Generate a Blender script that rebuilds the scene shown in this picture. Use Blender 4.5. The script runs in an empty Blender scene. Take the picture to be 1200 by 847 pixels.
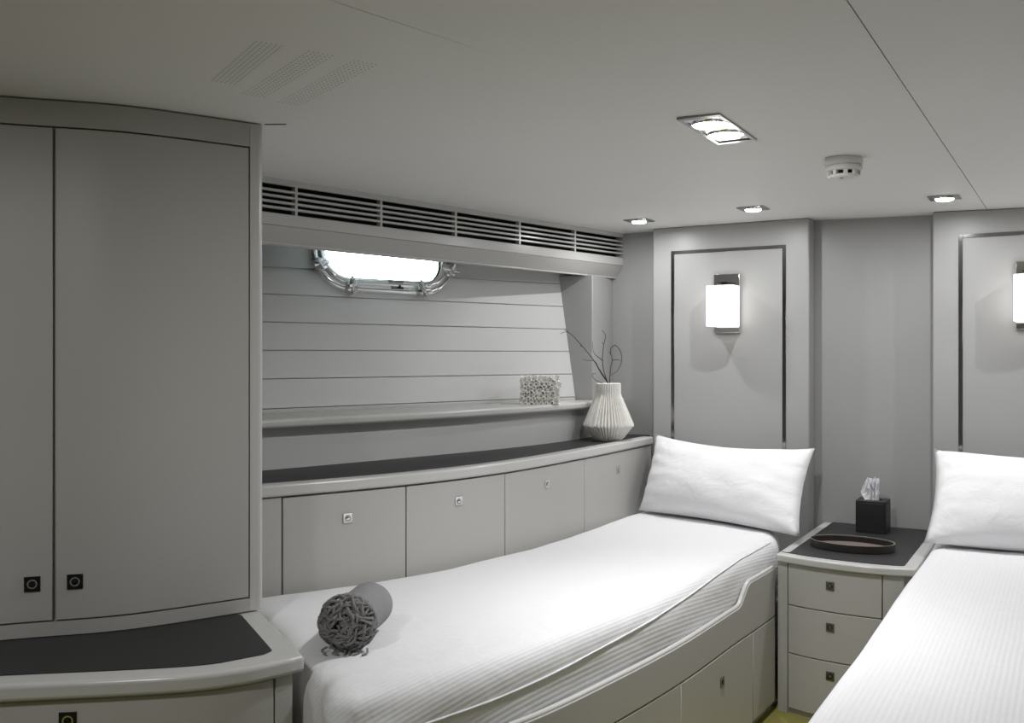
import bpy, bmesh, math, random
from mathutils import Vector, Matrix, noise
random.seed(7)
SC = bpy.context.scene
COL = SC.collection

# ---------------------------------------------------------------- camera, world, exposure
cam = bpy.data.cameras.new('camera')
cam.sensor_width = 36.0
cam.lens = 36.0 * 1130 / 1200
cam.shift_y = -5.5 / 1200
cam.clip_start = 0.02
cam_o = bpy.data.objects.new('camera', cam)
cam_o.location = (0, 0, 1.37)
cam_o.rotation_euler = (math.radians(90), 0, math.radians(30))
COL.objects.link(cam_o)
SC.camera = cam_o

world = bpy.data.worlds.new('sky')
SC.world = world
world.use_nodes = True
bg = world.node_tree.nodes['Background']
bg.inputs['Color'].default_value = (0.80, 0.92, 1.0, 1)
SKY_E = 25.0
bg.inputs['Strength'].default_value = SKY_E

vs = SC.view_settings
vs.view_transform = 'Standard'
vs.look = 'None'
vs.gamma = 1.0
vs.use_curve_mapping = False
vs.exposure = 0.31
SC.display_settings.display_device = 'sRGB'
SC.cycles.max_bounces = 12
SC.cycles.diffuse_bounces = 6
SC.cycles.caustics_reflective = False
SC.cycles.sample_clamp_indirect = 4.0

SPOT_W = 8.0        # each small downlight
SPOT_ANG = 90
SPOT_BL = 1.0
DOUBLE_W = 16.0      # each lamp of the double fitting
DOUBLE_ANG = 100
AFT_FILL_W = 1.6         # added out-of-view twin fitting that brightens the wardrobe
AFT_FILL_ANG = 140
SHADE_E = 2.2        # sconce glass
LENS_E = 24.0
DISK_W = 2.5         # soft cosine part of a small downlight
DISK2_W = 5.0        # and of each lamp of a twin fitting
CEIL = 2.0
FL = 0.005


# ---------------------------------------------------------------- materials
def nodes_of(name):
    m = bpy.data.materials.new(name)
    m.use_nodes = True
    nt = m.node_tree
    return m, nt, nt.nodes['Principled BSDF']


def paint(name, col, rough=0.45, var=0.05, scale=6.0, bump=0.0, bscale=300.0, metallic=0.0, coat=0.0, spec=0.5):
    m, nt, b = nodes_of(name)
    tc = nt.nodes.new('ShaderNodeTexCoord')
    n = nt.nodes.new('ShaderNodeTexNoise')
    n.inputs['Scale'].default_value = scale
    n.inputs['Detail'].default_value = 4
    nt.links.new(tc.outputs['Object'], n.inputs['Vector'])
    mix = nt.nodes.new('ShaderNodeMix')
    mix.data_type = 'RGBA'
    mix.inputs[6].default_value = tuple(c * (1 - var) for c in col) + (1,)
    mix.inputs[7].default_value = tuple(min(1, c * (1 + var)) for c in col) + (1,)
    nt.links.new(n.outputs['Fac'], mix.inputs[0])
    nt.links.new(mix.outputs[2], b.inputs['Base Color'])
    b.inputs['Roughness'].default_value = rough
    b.inputs['Metallic'].default_value = metallic
    b.inputs['Specular IOR Level'].default_value = spec
    b.inputs['Coat Weight'].default_value = coat
    b.inputs['Coat Roughness'].default_value = 0.25
    if bump:
        n2 = nt.nodes.new('ShaderNodeTexNoise')
        n2.inputs['Scale'].default_value = bscale
        n2.inputs['Detail'].default_value = 3
        nt.links.new(tc.outputs['Object'], n2.inputs['Vector'])
        bp = nt.nodes.new('ShaderNodeBump')
        bp.inputs['Strength'].default_value = bump
        bp.inputs['Distance'].default_value = 0.002
        nt.links.new(n2.outputs['Fac'], bp.inputs['Height'])
        nt.links.new(bp.outputs['Normal'], b.inputs['Normal'])
    return m


def cloth_ribbed(name, col, axis, period, strength, wr=0.25):
    """white sheet with fine woven ribs; axis = direction across the ribs"""
    m, nt, b = nodes_of(name)
    tc = nt.nodes.new('ShaderNodeTexCoord')
    dot = nt.nodes.new('ShaderNodeVectorMath')
    dot.operation = 'DOT_PRODUCT'
    dot.inputs[1].default_value = axis
    nt.links.new(tc.outputs['Object'], dot.inputs[0])
    mul = nt.nodes.new('ShaderNodeMath')
    mul.operation = 'MULTIPLY'
    mul.inputs[1].default_value = 2 * math.pi / period
    nt.links.new(dot.outputs['Value'], mul.inputs[0])
    sn = nt.nodes.new('ShaderNodeMath')
    sn.operation = 'SINE'
    nt.links.new(mul.outputs[0], sn.inputs[0])
    b1 = nt.nodes.new('ShaderNodeBump')
    b1.inputs['Strength'].default_value = strength
    b1.inputs['Distance'].default_value = 0.002
    nt.links.new(sn.outputs[0], b1.inputs['Height'])
    n = nt.nodes.new('ShaderNodeTexNoise')
    n.inputs['Scale'].default_value = 9
    n.inputs['Detail'].default_value = 3
    n.inputs['Distortion'].default_value = 0.6
    nt.links.new(tc.outputs['Object'], n.inputs['Vector'])
    b2 = nt.nodes.new('ShaderNodeBump')
    b2.inputs['Strength'].default_value = wr
    b2.inputs['Distance'].default_value = 0.02
    nt.links.new(n.outputs['Fac'], b2.inputs['Height'])
    nt.links.new(b1.outputs['Normal'], b2.inputs['Normal'])
    nt.links.new(b2.outputs['Normal'], b.inputs['Normal'])
    b.inputs['Base Color'].default_value = col + (1,)
    b.inputs['Roughness'].default_value = 0.85
    b.inputs['Specular IOR Level'].default_value = 0.2
    b.inputs['Sheen Weight'].default_value = 0.1
    return m


def emitter(name, col, strength):
    m, nt, b = nodes_of(name)
    b.inputs['Base Color'].default_value = (0.8, 0.8, 0.8, 1)
    b.inputs['Emission Color'].default_value = col + (1,)
    b.inputs['Emission Strength'].default_value = strength
    return m


M = {}
M['paint'] = paint('grey_satin_lacquer', (0.44, 0.434, 0.416), 0.42, 0.02, 5, 0.03, 180)
M['wall'] = paint('grey_wall_lacquer', (0.36, 0.359, 0.352), 0.38, 0.02, 4, 0.03, 150)
M['plank'] = paint('pale_grey_board_paint', (0.60, 0.60, 0.59), 0.45, 0.03, 4, 0.04, 120)
M['rim'] = paint('pale_grey_gloss_rim', (0.52, 0.517, 0.50), 0.25, 0.02, 5)
M['ceiling'] = paint('ceiling_panel', (0.78, 0.776, 0.76), 0.6, 0.02, 3, 0.05, 400)
M['inset'] = paint('charcoal_leather_inset', (0.016, 0.016, 0.017), 0.5, 0.15, 30, 0.25, 500)
M['leather'] = paint('black_leather', (0.012, 0.011, 0.012), 0.42, 0.2, 40, 0.3, 350)
M['brownleather'] = paint('dark_brown_leather', (0.022, 0.018, 0.015), 0.4, 0.2, 40, 0.3, 350)
M['suede'] = paint('taupe_suede_lining', (0.14, 0.11, 0.095), 0.8, 0.1, 40, 0.3, 350)
M['stitch'] = paint('pale_thread', (0.35, 0.31, 0.27), 0.7, 0.1, 80)
M['chrome'] = paint('polished_chrome', (0.80, 0.80, 0.80), 0.07, 0.02, 10, metallic=1.0)
M['steel'] = paint('polished_dark_steel', (0.30, 0.30, 0.30), 0.12, 0.05, 10, metallic=1.0)
M['blackchrome'] = paint('black_chrome', (0.045, 0.045, 0.05), 0.15, 0.05, 20, metallic=0.9)  # on the wardrobe and dresser latches it holds chrome's dark reflection
M['gapshade'] = paint('gap_shade_black', (0.02, 0.02, 0.022), 0.5, 0.1, 40)
M['dark'] = paint('dark_void', (0.006, 0.006, 0.006), 0.9, 0.1, 10)
M['carpet'] = paint('olive_carpet', (0.27, 0.245, 0.06), 0.95, 0.2, 60, 0.6, 400)
M['perf'] = paint('perforation_shadow_grey', (0.22, 0.22, 0.21), 0.9, 0.1, 20)
M['white'] = paint('white_plastic', (0.72, 0.72, 0.70), 0.4, 0.02, 20)
M['mattress'] = cloth_ribbed('white_ribbed_sheet', (0.73, 0.73, 0.74), (0.75, -0.10, -0.66), 0.0095, 0.12, 0.2)
M['mattress2'] = cloth_ribbed('white_ribbed_sheet_facing', (0.73, 0.73, 0.74), (0.75, 0.0, 0.66), 0.0095, 0.12, 0.12)
M['pillow'] = cloth_ribbed('white_striped_pillowcase', (0.75, 0.75, 0.76), (0.0, 0.25, 0.97), 0.008, 0.05, 0.5)
M['throw'] = paint('grey_wool_throw', (0.23, 0.225, 0.23), 0.9, 0.08, 60, 0.35, 500)
M['yarn'] = paint('grey_chenille_yarn', (0.25, 0.245, 0.245), 0.95, 0.35, 150, 0.9, 700)
M['petal'] = paint('white_ceramic_petal', (0.86, 0.85, 0.81), 0.55, 0.04, 40)
M['coreshade'] = paint('petal_gap_shade', (0.26, 0.25, 0.23), 0.8, 0.2, 60)  # shadow between the petals put into the core's colour
M['paper'] = paint('cream_folded_paper', (0.70, 0.69, 0.65), 0.8, 0.18, 60, 0.3, 400)
M['twig'] = paint('dark_twig_bark', (0.035, 0.028, 0.024), 0.8, 0.3, 90, 0.4, 500)
M['tissue'] = paint('white_tissue', (0.80, 0.80, 0.82), 0.9, 0.02, 30)
M['lamp'] = emitter('downlight_lens', (1.0, 0.99, 0.97), LENS_E)
M['shade'] = emitter('lit_white_glass', (1.0, 0.97, 0.94), SHADE_E)

# window glass: clear pane that lets daylight straight through
m, nt, b = nodes_of('porthole_glass')
tr = nt.nodes.new('ShaderNodeBsdfTransparent')
tr.inputs[0].default_value = (0.93, 0.97, 0.97, 1)
gl = nt.nodes.new('ShaderNodeBsdfGlossy')
gl.inputs['Roughness'].default_value = 0.02
fr = nt.nodes.new('ShaderNodeFresnel')
mx = nt.nodes.new('ShaderNodeMixShader')
nt.links.new(fr.outputs[0], mx.inputs[0])
nt.links.new(tr.outputs[0], mx.inputs[1])
nt.links.new(gl.outputs[0], mx.inputs[2])
nt.links.new(mx.outputs[0], nt.nodes['Material Output'].inputs['Surface'])
M['glass'] = m

# ---------------------------------------------------------------- helpers
ORG = {}


def tag(o, label=None, cat=None, group=None, kind=None):
    if label: o['label'] = label
    if cat: o['category'] = cat
    if group: o['group'] = group
    if kind: o['kind'] = kind
    return o


def thing(name, label, cat, loc, group=None):
    o = bpy.data.objects.new(name, None)
    o.empty_display_size = 0.05
    COL.objects.link(o)
    o.location = loc
    ORG[o] = Vector(loc)
    return tag(o, label, cat, group)


class MB:
    """collects world-space geometry for ONE mesh object"""
    def __init__(s):
        s.v, s.f, s.mi = [], [], []

    def add(s, vf, mi=0, T=None):
        v, f = vf
        n = len(s.v)
        s.v += [tuple(T @ Vector(p)) for p in v] if T else [tuple(p) for p in v]
        s.f += [tuple(i + n for i in q) for q in f]
        s.mi += [mi] * len(f)
        return s

    def build(s, name, mats, parent=None, smooth=None, bevel=0.0, seg=2, origin=None, kind=None, sub=0, keep=False):
        if not isinstance(mats, (list, tuple)):
            mats = [mats]
        if origin is None:
            xs, ys, zs = zip(*s.v)
            origin = ((min(xs) + max(xs)) / 2, (min(ys) + max(ys)) / 2, min(zs))
        origin = Vector(origin)
        me = bpy.data.meshes.new(name)
        me.from_pydata([tuple(Vector(p) - origin) for p in s.v], [], s.f)
        for mt in mats:
            me.materials.append(mt)
        if len(mats) > 1:
            me.polygons.foreach_set('material_index', s.mi)
        if not keep:
            bm = bmesh.new()
            bm.from_mesh(me)
            bmesh.ops.recalc_face_normals(bm, faces=bm.faces)
            bm.to_mesh(me)
            bm.free()
        me.update()
        o = bpy.data.objects.new(name, me)
        COL.objects.link(o)
        ORG[o] = origin
        if parent is not None:
            o.parent = parent
            o.location = origin - ORG[parent]
        else:
            o.location = origin
        if smooth is not None:
            me.shade_smooth()
            if smooth < 180:
                me.set_sharp_from_angle(angle=math.radians(smooth))
        if bevel:
            md = o.modifiers.new('bevel', 'BEVEL')
            md.width = bevel
            md.segments = seg
            md.limit_method = 'ANGLE'
            md.angle_limit = math.radians(50)
            md.harden_normals = False
            me.shade_smooth()
            me.set_sharp_from_angle(angle=math.radians(60))
        if sub:
            md = o.modifiers.new('sub', 'SUBSURF')
            md.levels = sub
            md.render_levels = sub
        if kind:
            o['kind'] = kind
        return o


def dup(o, loc, rot=None, parent=None, name=None):
    c = o.copy()
    if name: c.name = name
    COL.objects.link(c)
    c.parent = parent
    ORG[c] = Vector(loc)
    c.location = Vector(loc) - (ORG[parent] if parent is not None else Vector())
    if rot is not None:
        c.rotation_euler = rot
    return c


def dup_tree(root, loc, label=None, group=None):
    r = dup(root, loc)
    if label: r['label'] = label
    if group: r['group'] = group
    for ch in list(root.children):
        off = ORG[ch] - ORG[root]
        c = dup(ch, Vector(loc) + off, None, r)
        for g in list(ch.children):
            dup(g, Vector(loc) + (ORG[g] - ORG[root]), None, c)
    return r


def box(x0, x1, y0, y1, z0, z1):
    v = [(x, y, z) for z in (z0, z1) for x, y in ((x0, y0), (x1, y0), (x1, y1), (x0, y1))]
    return v, [(3, 2, 1, 0), (4, 5, 6, 7), (0, 1, 5, 4), (1, 2, 6, 5), (2, 3, 7, 6), (3, 0, 4, 7)]


def prism(poly, z0, z1):
    n = len(poly)
    v = [(x, y, z0) for x, y in poly] + [(x, y, z1) for x, y in poly]
    f = [tuple(range(n - 1, -1, -1)), tuple(range(n, 2 * n))]
    f += [(i, (i + 1) % n, n + (i + 1) % n, n + i) for i in range(n)]
    return v, f


def catmull(pts, n=10):
    P = [tuple(2 * a - b for a, b in zip(pts[0], pts[1]))] + list(pts) + [tuple(2 * a - b for a, b in zip(pts[-1], pts[-2]))]
    D = len(pts[0])
    out = []
    for i in range(1, len(P) - 2):
        for k in range(n):
            t = k / n
            out.append(tuple(.5 * (2 * P[i][j] + (P[i + 1][j] - P[i - 1][j]) * t + (2 * P[i - 1][j] - 5 * P[i][j] + 4 * P[i + 1][j] - P[i + 2][j]) * t * t
                                   + (3 * P[i][j] - P[i - 1][j] - 3 * P[i + 1][j] + P[i + 2][j]) * t ** 3) for j in range(D)))
    out.append(tuple(pts[-1]))
    return out


def at_y(path, y):
    if y <= path[0][1]:
        (x0, y0), (x1, y1) = path[0], path[1]
    elif y >= path[-1][1]:
        (x0, y0), (x1, y1) = path[-2], path[-1]
    else:
        for (x0, y0), (x1, y1) in zip(path, path[1:]):
            if y0 <= y <= y1:
                break
    return (x0 + (x1 - x0) * (y - y0) / (y1 - y0), y)


def sub(path, ya, yb):
    return [at_y(path, ya)] + [p for p in path if ya + 1e-6 < p[1] < yb - 1e-6] + [at_y(path, yb)]


def normals(path):
    out = []
    for i in range(len(path)):
        a = path[max(0, i - 1)]
        c = path[min(len(path) - 1, i + 1)]
        dx, dy = c[0] - a[0], c[1] - a[1]
        L = math.hypot(dx, dy)
        out.append((dy / L, -dx / L))
    return out


def offset(path, o):
    return [(p[0] + n[0] * o, p[1] + n[1] * o) for p, n in zip(path, normals(path))]


def normal_at(path, y):
    a, c = at_y(path, y - .02), at_y(path, y + .02)
    dx, dy = c[0] - a[0], c[1] - a[1]
    L = math.hypot(dx, dy)
    return Vector((dy / L, -dx / L, 0))


def band(path, o0, o1, z0, z1):
    """slab following a plan path; both z may be functions of y"""
    a, c = offset(path, o1), offset(path, o0)
    poly = a + c[::-1]
    return prism(poly, z0, z1)


def fillet(poly, rad, seg=6):
    out = []
    n = len(poly)
    for i, p in enumerate(poly):
        r = rad[i] if isinstance(rad, (list, tuple)) else rad
        if r <= 0:
            out.append(p)
            continue
        P = Vector(p)
        a = (Vector(poly[i - 1]) - P)
        c = (Vector(poly[(i + 1) % n]) - P)
        la, lc = a.length, c.length
        a.normalize(); c.normalize()
        ang = a.angle(c)
        d = min(r / math.tan(ang / 2), la * .49, lc * .49)
        p0, p1 = P + a * d, P + c * d
        for k in range(seg + 1):
            t = k / seg
            q = p0 * (1 - t) ** 2 + P * 2 * t * (1 - t) + p1 * t * t
            out.append((q.x, q.y))
    return out


def tube(pts, r, n=8, caps=True):
    pts = [Vector(p) for p in pts]
    rr = r if isinstance(r, (list, tuple)) else [r] * len(pts)
    v, f = [], []
    up = Vector((0, 0, 1))
    T0 = (pts[1] - pts[0]).normalized()
    if abs(T0.dot(up)) > .9: up = Vector((1, 0, 0))
    N = (up - T0 * up.dot(T0)).normalized()
    for i, p in enumerate(pts):
        T = (pts[min(i + 1, len(pts) - 1)] - pts[max(i - 1, 0)]).normalized()
        N = (N - T * N.dot(T)).normalized()
        B = T.cross(N)
        for k in range(n):
            a = 2 * math.pi * k / n
            v.append(tuple(p + (N * math.cos(a) + B * math.sin(a)) * rr[i]))
    for i in range(len(pts) - 1):
        for k in range(n):
            f.append((i * n + k, i * n + (k + 1) % n, (i + 1) * n + (k + 1) % n, (i + 1) * n + k))
    if caps:
        f.append(tuple(range(n - 1, -1, -1)))
        f.append(tuple(range((len(pts) - 1) * n, len(pts) * n)))
    return v, f


def lathe(prof, n=32, cx=0, cy=0):
    v, f = [], []
    for r, z in prof:
        for k in range(n):
            a = 2 * math.pi * k / n
            v.append((cx + r * math.cos(a), cy + r * math.sin(a), z))
    for i in range(len(prof) - 1):
        for k in range(n):
            f.append((i * n + k, i * n + (k + 1) % n, (i + 1) * n + (k + 1) % n, (i + 1) * n + k))
    f.append(tuple(range(n - 1, -1, -1)))
    f.append(tuple(range((len(prof) - 1) * n, len(prof) * n)))
    return v, f


def ring_sweep(path, prof):
    """path: closed list of (point, outward) vectors in 3D plus normal; prof closed list of (out, nrm)"""
    n, k = len(path), len(prof)
    v, f = [], []
    for P, O, N in path:
        for o, h in prof:
            v.append(tuple(P + O * o + N * h))
    for i in range(n):
        for j in range(k):
            f.append((i * k + j, i * k + (j + 1) % k, ((i + 1) % n) * k + (j + 1) % k, ((i + 1) % n) * k + j))
    return v, f


def struct(mb, name, mat, parent=None, **kw):
    o = mb.build(name, mat, parent, **kw)
    if parent is None:
        o['kind'] = 'structure'
    return o


# ---- door latch: square plate, round recess ring and push button, facing local +X
def latch_mesh(size, ring_dark):
    h = size / 2
    mb = MB()
    mb.add(box(0, .0035, -h, h, -h, h), 0)
    R = h * .55
    ringp = [(Vector((.0035, R * math.cos(a), R * math.sin(a))), Vector((0, math.cos(a), math.sin(a))), Vector((1, 0, 0)))
             for a in [2 * math.pi * i / 20 for i in range(20)]]
    w = h * .09
    mb.add(ring_sweep(ringp, [(-w, -.0005), (-w, .0008), (w, .0008), (w, -.0005)]), 1)
    v, f = lathe([(R * .72, .0), (R * .72, .0025), (R * .5, .0035)], 16)
    mb.add(([(z + .003, x, y) for x, y, z in v], f), 0)
    o = mb.build('latch', [M[ring_dark[0]], M[ring_dark[1]]], None, bevel=.0006, seg=1, origin=(0, 0, 0))
    me = o.data
    mods = [(md.width) for md in o.modifiers]
    bpy.data.objects.remove(o)
    return me


LATCH = {'silver': latch_mesh(.031, ('chrome', 'steel')), 'black': latch_mesh(.036, ('blackchrome', 'chrome')),  # black set: chrome with the dark room's reflection put into its colour
         'dull': latch_mesh(.031, ('steel', 'blackchrome'))}


def latch(parent, pos, nrm, kind='silver', label=None):
    o = bpy.data.objects.new('latch', LATCH[kind])
    COL.objects.link(o)
    o.parent = parent
    ORG[o] = Vector(pos)
    o.location = Vector(pos) - ORG[parent]
    o.rotation_euler = (0, 0, math.atan2(nrm[1], nrm[0]))
    if label: o['label'] = label
    return o


# ================================================================ SETTING
# hull side: ruled, flaring outboard with height
def hull_x(y, z):
    lo = -2.66 + .329 * (y - 2.71)
    hi = -2.82 + .417 * (y - 2.87)
    k = max(0.0, (z - 1.17) / .565)
    return lo + (hi - lo) * k


def hull_slab(y0, y1, z0, z1, t0, t1, ny=8, nz=2):
    v, f = [], []
    for t in (t0, t1):
        for i in range(ny + 1):
            y = y0 + (y1 - y0) * i / ny
            for j in range(nz + 1):
                z = z0 + (z1 - z0) * j / nz
                v.append((hull_x(y, z) + t * .93, y - t * .36, z))
    m = nz + 1
    b = (ny + 1) * m
    for i in range(ny):
        for j in range(nz):
            q = (i * m + j, (i + 1) * m + j, (i + 1) * m + j + 1, i * m + j + 1)
            f.append(q)
            f.append(tuple(b + k for k in q[::-1]))
    for i in range(ny):
        f.append((i * m, b + i * m, b + (i + 1) * m, (i + 1) * m))
        f.append((i * m + nz, (i + 1) * m + nz, b + (i + 1) * m + nz, b + i * m + nz))
    for j in range(nz):
        f.append((j, j + 1, b + j + 1, b + j))
        k = ny * m
        f.append((k + j, b + k + j, b + k + j + 1, k + j + 1))
    return v, f


# porthole frame of reference
PC_Y, PC_Z = 3.40, 1.822
PCEN = Vector((hull_x(PC_Y, PC_Z), PC_Y, PC_Z))
PU = Vector((.385, .923, 0)).normalized()
PV = Vector((hull_x(PC_Y, 1.9) - hull_x(PC_Y, 1.7), 0, .2)).normalized()
PN = PU.cross(PV).normalized()
if PN.x < 0: PN = -PN
PV = PN.cross(PU).normalized()
if PV.z < 0: PV = -PV
PT = Matrix((PU, PV, PN)).transposed()


def rrect(hw, hh, r, seg=10):
    pts = []
    for cx, cy, a0 in ((hw - r, hh - r, 0), (-hw + r, hh - r, 90), (-hw + r, -hh + r, 180), (hw - r, -hh + r, 270)):
        for k in range(seg + 1):
            a = math.radians(a0 + 90 * k / seg)
            pts.append((cx + r * math.cos(a), cy + r * math.sin(a), math.cos(a), math.sin(a)))
    return pts


def P3(u, v, n):
    return PCEN + PU * u + PV * v + PN * n


# floor
struct(MB().add(box(-4.2, 1.5, -1.0, 4.75, -.06, FL)), 'floor', M['carpet'])

# hull wall + planks (hole cut for the porthole)
wl = struct(MB().add(hull_slab(1.2, 4.78, -.05, 2.12, -.07, -.0085, 16, 12)), 'wall_left', M['plank'])
edges = [1.12, 1.17, 1.284, 1.396, 1.508, 1.622, 1.735, 1.848, 1.965]
planks = []
for z0, z1 in zip(edges, edges[1:]):
    planks.append(MB().add(hull_slab(1.95, 4.36, z0 + .0012, z1 - .0012, -.008, 0, 10, 1)).build('plank', M['plank'], wl, bevel=.002, seg=2))
hole = [P3(a, b_, -.25) for a, b_, _, _ in rrect(.315, .150, .125)]
hole2 = [P3(a, b_, .25) for a, b_, _, _ in rrect(.315, .150, .125)]
n = len(hole)
cut = MB().add(([tuple(p) for p in hole + hole2],
                [tuple(range(n - 1, -1, -1)), tuple(range(n, 2 * n))] + [(i, (i + 1) % n, n + (i + 1) % n, n + i) for i in range(n)])
               ).build('cutter', M['dark'])
for o in [wl] + planks[-4:]:
    md = o.modifiers.new('hole', 'BOOLEAN')
    md.operation = 'DIFFERENCE'
    md.solver = 'EXACT'
    md.object = cut
bpy.context.view_layer.update()
dg = bpy.context.evaluated_depsgraph_get()
for o in [wl] + planks[-4:]:
    me = bpy.data.meshes.new_from_object(o.evaluated_get(dg))
    o.modifiers.clear()
    o.data = me
bpy.data.objects.remove(cut)

# porthole: window_1 > frame, pane, dog ...
w1 = bpy.data.objects.new('window_1', None)
COL.objects.link(w1)
w1.location = PCEN
ORG[w1] = PCEN
w1['kind'] = 'structure'
w1['label'] = 'chrome framed porthole in the boarded side wall'


def ring(hw, hh, r, prof, name, mat, **kw):
    path = [(P3(a, b_, 0), PU * c + PV * s, PN) for a, b_, c, s in rrect(hw, hh, r)]
    return MB().add(ring_sweep(path, prof)).build(name, mat, w1, smooth=50, **kw)


ring(.335, .168, .145, [(-.02, -.09), (-.02, .016), (-.012, .022), (.004, .022), (.012, .016), (.018, .006), (.018, -.004), (-.01, -.004), (-.01, -.09)], 'outer_frame', M['chrome'])
ring(.318, .152, .130, [(-.010, .0165), (-.010, .0205), (.004, .0225), (.004, .0165)], 'dark_gap_ring', M['gapshade'])  # added dark ring: shade of the frame gaps, coloured in for contrast
ring(.300, .135, .115, [(-.012, .0), (-.012, .020), (-.006, .030), (.010, .034), (.020, .028), (.024, .018), (.024, .0)], 'hinged_rim', M['chrome'])
pane = rrect(.296, .131, .111)
vv = [tuple(P3(a, b_, .004)) for a, b_, _, _ in pane] + [tuple(P3(a, b_, .012)) for a, b_, _, _ in pane]
n = len(pane)
MB().add((vv, [tuple(range(n - 1, -1, -1)), tuple(range(n, 2 * n))] + [(i, (i + 1) % n, n + (i + 1) % n, n + i) for i in range(n)])).build('pane', M['glass'], w1)


def dog(u, v, ang):
    """swing clamp: hinge block, eye bolt and knurled wing nut"""
    ca, sa = math.cos(ang), math.sin(ang)

    def Q(a, b_, c):   # a outward along ang, b tangential, c normal
        a, b_, c = a * 1.35 + .010, b_ * 1.5, c * .95
        return P3(u + a * ca - b_ * sa, v + a * sa + b_ * ca, c)
    mb = MB()
    for s in (-1, 1):
        vb, fb = box(-.022, .016, s * .011 - .004, s * .011 + .004, .004, .034)
        mb.add(([tuple(Q(*p)) for p in vb], fb))
    mb.add(tube([Q(-.012, -.018, .022), Q(-.012, .018, .022)], .0075, 10))
    mb.add(tube([Q(-.012, 0, .022), Q(.010, 0, .040), Q(.028, 0, .048)], .007, 10))
    mb.add(tube([Q(-.034, 0, .034), Q(-.020, 0, .040), Q(-.004, 0, .042)], [.006, .011, .008], 10))
    for s in (-1, 1):
        mb.add(tube([Q(.000, 0, .040), Q(.004, s * .010, .046), Q(.006, s * .018, .054)], [.009, .009, .006], 8))
    return mb.build('clamp', M['chrome'], w1, smooth=50)


dog(-.315, -.075, math.radians(200))
dog(-.185, -.158, math.radians(262))
dog(.165, -.158, math.radians(278))
dog(.320, -.065, math.radians(-15))
mb = MB()
vb, fb = box(-.035, .035, -.145, -.133, .030, .036)
MB().add(([tuple(P3(p[0] + .03, p[1], p[2])) for p in vb], fb)).build('nameplate', M['steel'], w1)
vb, fb = box(-.03, .03, -.166, -.160, .016, .026)
mb.add(([tuple(P3(p[0] + .04, p[1], p[2])) for p in vb], fb))
mb.add(tube([P3(.05, -.163, .02), P3(.05, -.150, .03)], .006, 8))
mb.build('catch', M['blackchrome'], w1, smooth=40)

# front (headboard) wall, other walls
struct(MB().add(box(-2.75, 1.5, 4.56, 4.68, -.06, 2.12)), 'wall_front', M['wall'])
struct(MB().add(box(1.35, 1.5, -1.0, 4.56, -.06, 2.12)), 'wall_right', M['wall'])
struct(MB().add(box(-4.2, 1.5, -1.15, -1.0, -.06, 2.12)), 'wall_back', M['wall'])
struct(MB().add(box(-4.2, -2.55, -1.0, .80, -.06, 2.12)).add(box(-4.2, -2.95, .80, 1.9, -.06, 2.12)), 'wall_left_aft', M['wall'])

# nook end partition and column, flush with the header
struct(MB().add(prism([(-2.035, 4.32), (-2.035, 4.56), (-2.75, 4.56), (-2.75, 4.32)], .96, 1.7755)), 'partition', M['wall'], bevel=.004)

# soffit: fascia below the vent, box behind, header board below
FAS = [(-2.503 + (-1.972 + 2.503) * k / 12, 2.14 + (4.558 - 2.14) * k / 12) for k in range(13)]
struct(MB().add(band(FAS, -.02, 0, 1.835, 1.877)).add(band(FAS, -.30, -.02, 1.835, 1.847)).add(band(FAS, -.30, -.29, 1.8, 2.021)).add(band(FAS, -.02, 0, 1.979, 2.02)), 'trim_1', M['rim'], bevel=.003)
v, f = [], []
a_, b2, c_ = offset(FAS, -.003), offset(FAS, -.040), offset(FAS, -.075)
for p, q, r_ in zip(a_, b2, c_):
    v += [(p[0], p[1], 1.8345), (q[0], q[1], 1.776), (r_[0], r_[1], 1.776), (r_[0], r_[1], 1.8345)]
k = len(FAS)
for i in range(k - 1):
    for j in range(4):
        f.append((i * 4 + j, i * 4 + (j + 1) % 4, (i + 1) * 4 + (j + 1) % 4, (i + 1) * 4 + j))
f += [(3, 2, 1, 0), (4 * k - 4, 4 * k - 3, 4 * k - 2, 4 * k - 1)]
h_ = struct(MB().add((v, f)), 'trim_2', M['paint'], bevel=.003, seg=3)
MB().add(tube([(p[0], p[1], 1.7755) for p in offset(FAS, -.043)], .005, 8)).build('edge_bead', M['rim'], h_, smooth=60)


# ceiling with seams, dark void above
def ceil_z(x):
    return CEIL - (.024 * (x + 1.0) if x > -1 else 0)


sx0, sx1 = -.368, -.292   # seam between the panels, aft to forward end
g = .0013


def ceil_piece(poly):
    n = len(poly)
    v = [(x, y, ceil_z(x)) for x, y in poly] + [(x, y, ceil_z(x) + .018) for x, y in poly]
    f = [tuple(range(n)), tuple(range(2 * n - 1, n - 1, -1))] + [(i, n + i, n + (i + 1) % n, (i + 1) % n) for i in range(n)]
    return v, f


cl = struct(MB().add(box(-4.2, 1.5, -1.15, 4.7, 2.022, 2.12)), 'ceiling', M['dark'])


def slit(y):     # second, shorter seam
    return -1.43 + .228 * y


E0, E1 = -1.0, 4.56
MB().add(ceil_piece([(sx0 + g, E0), (1.36, E0), (1.36, E1), (sx1 + g, E1)])).build('panel', M['ceiling'], cl)
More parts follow.
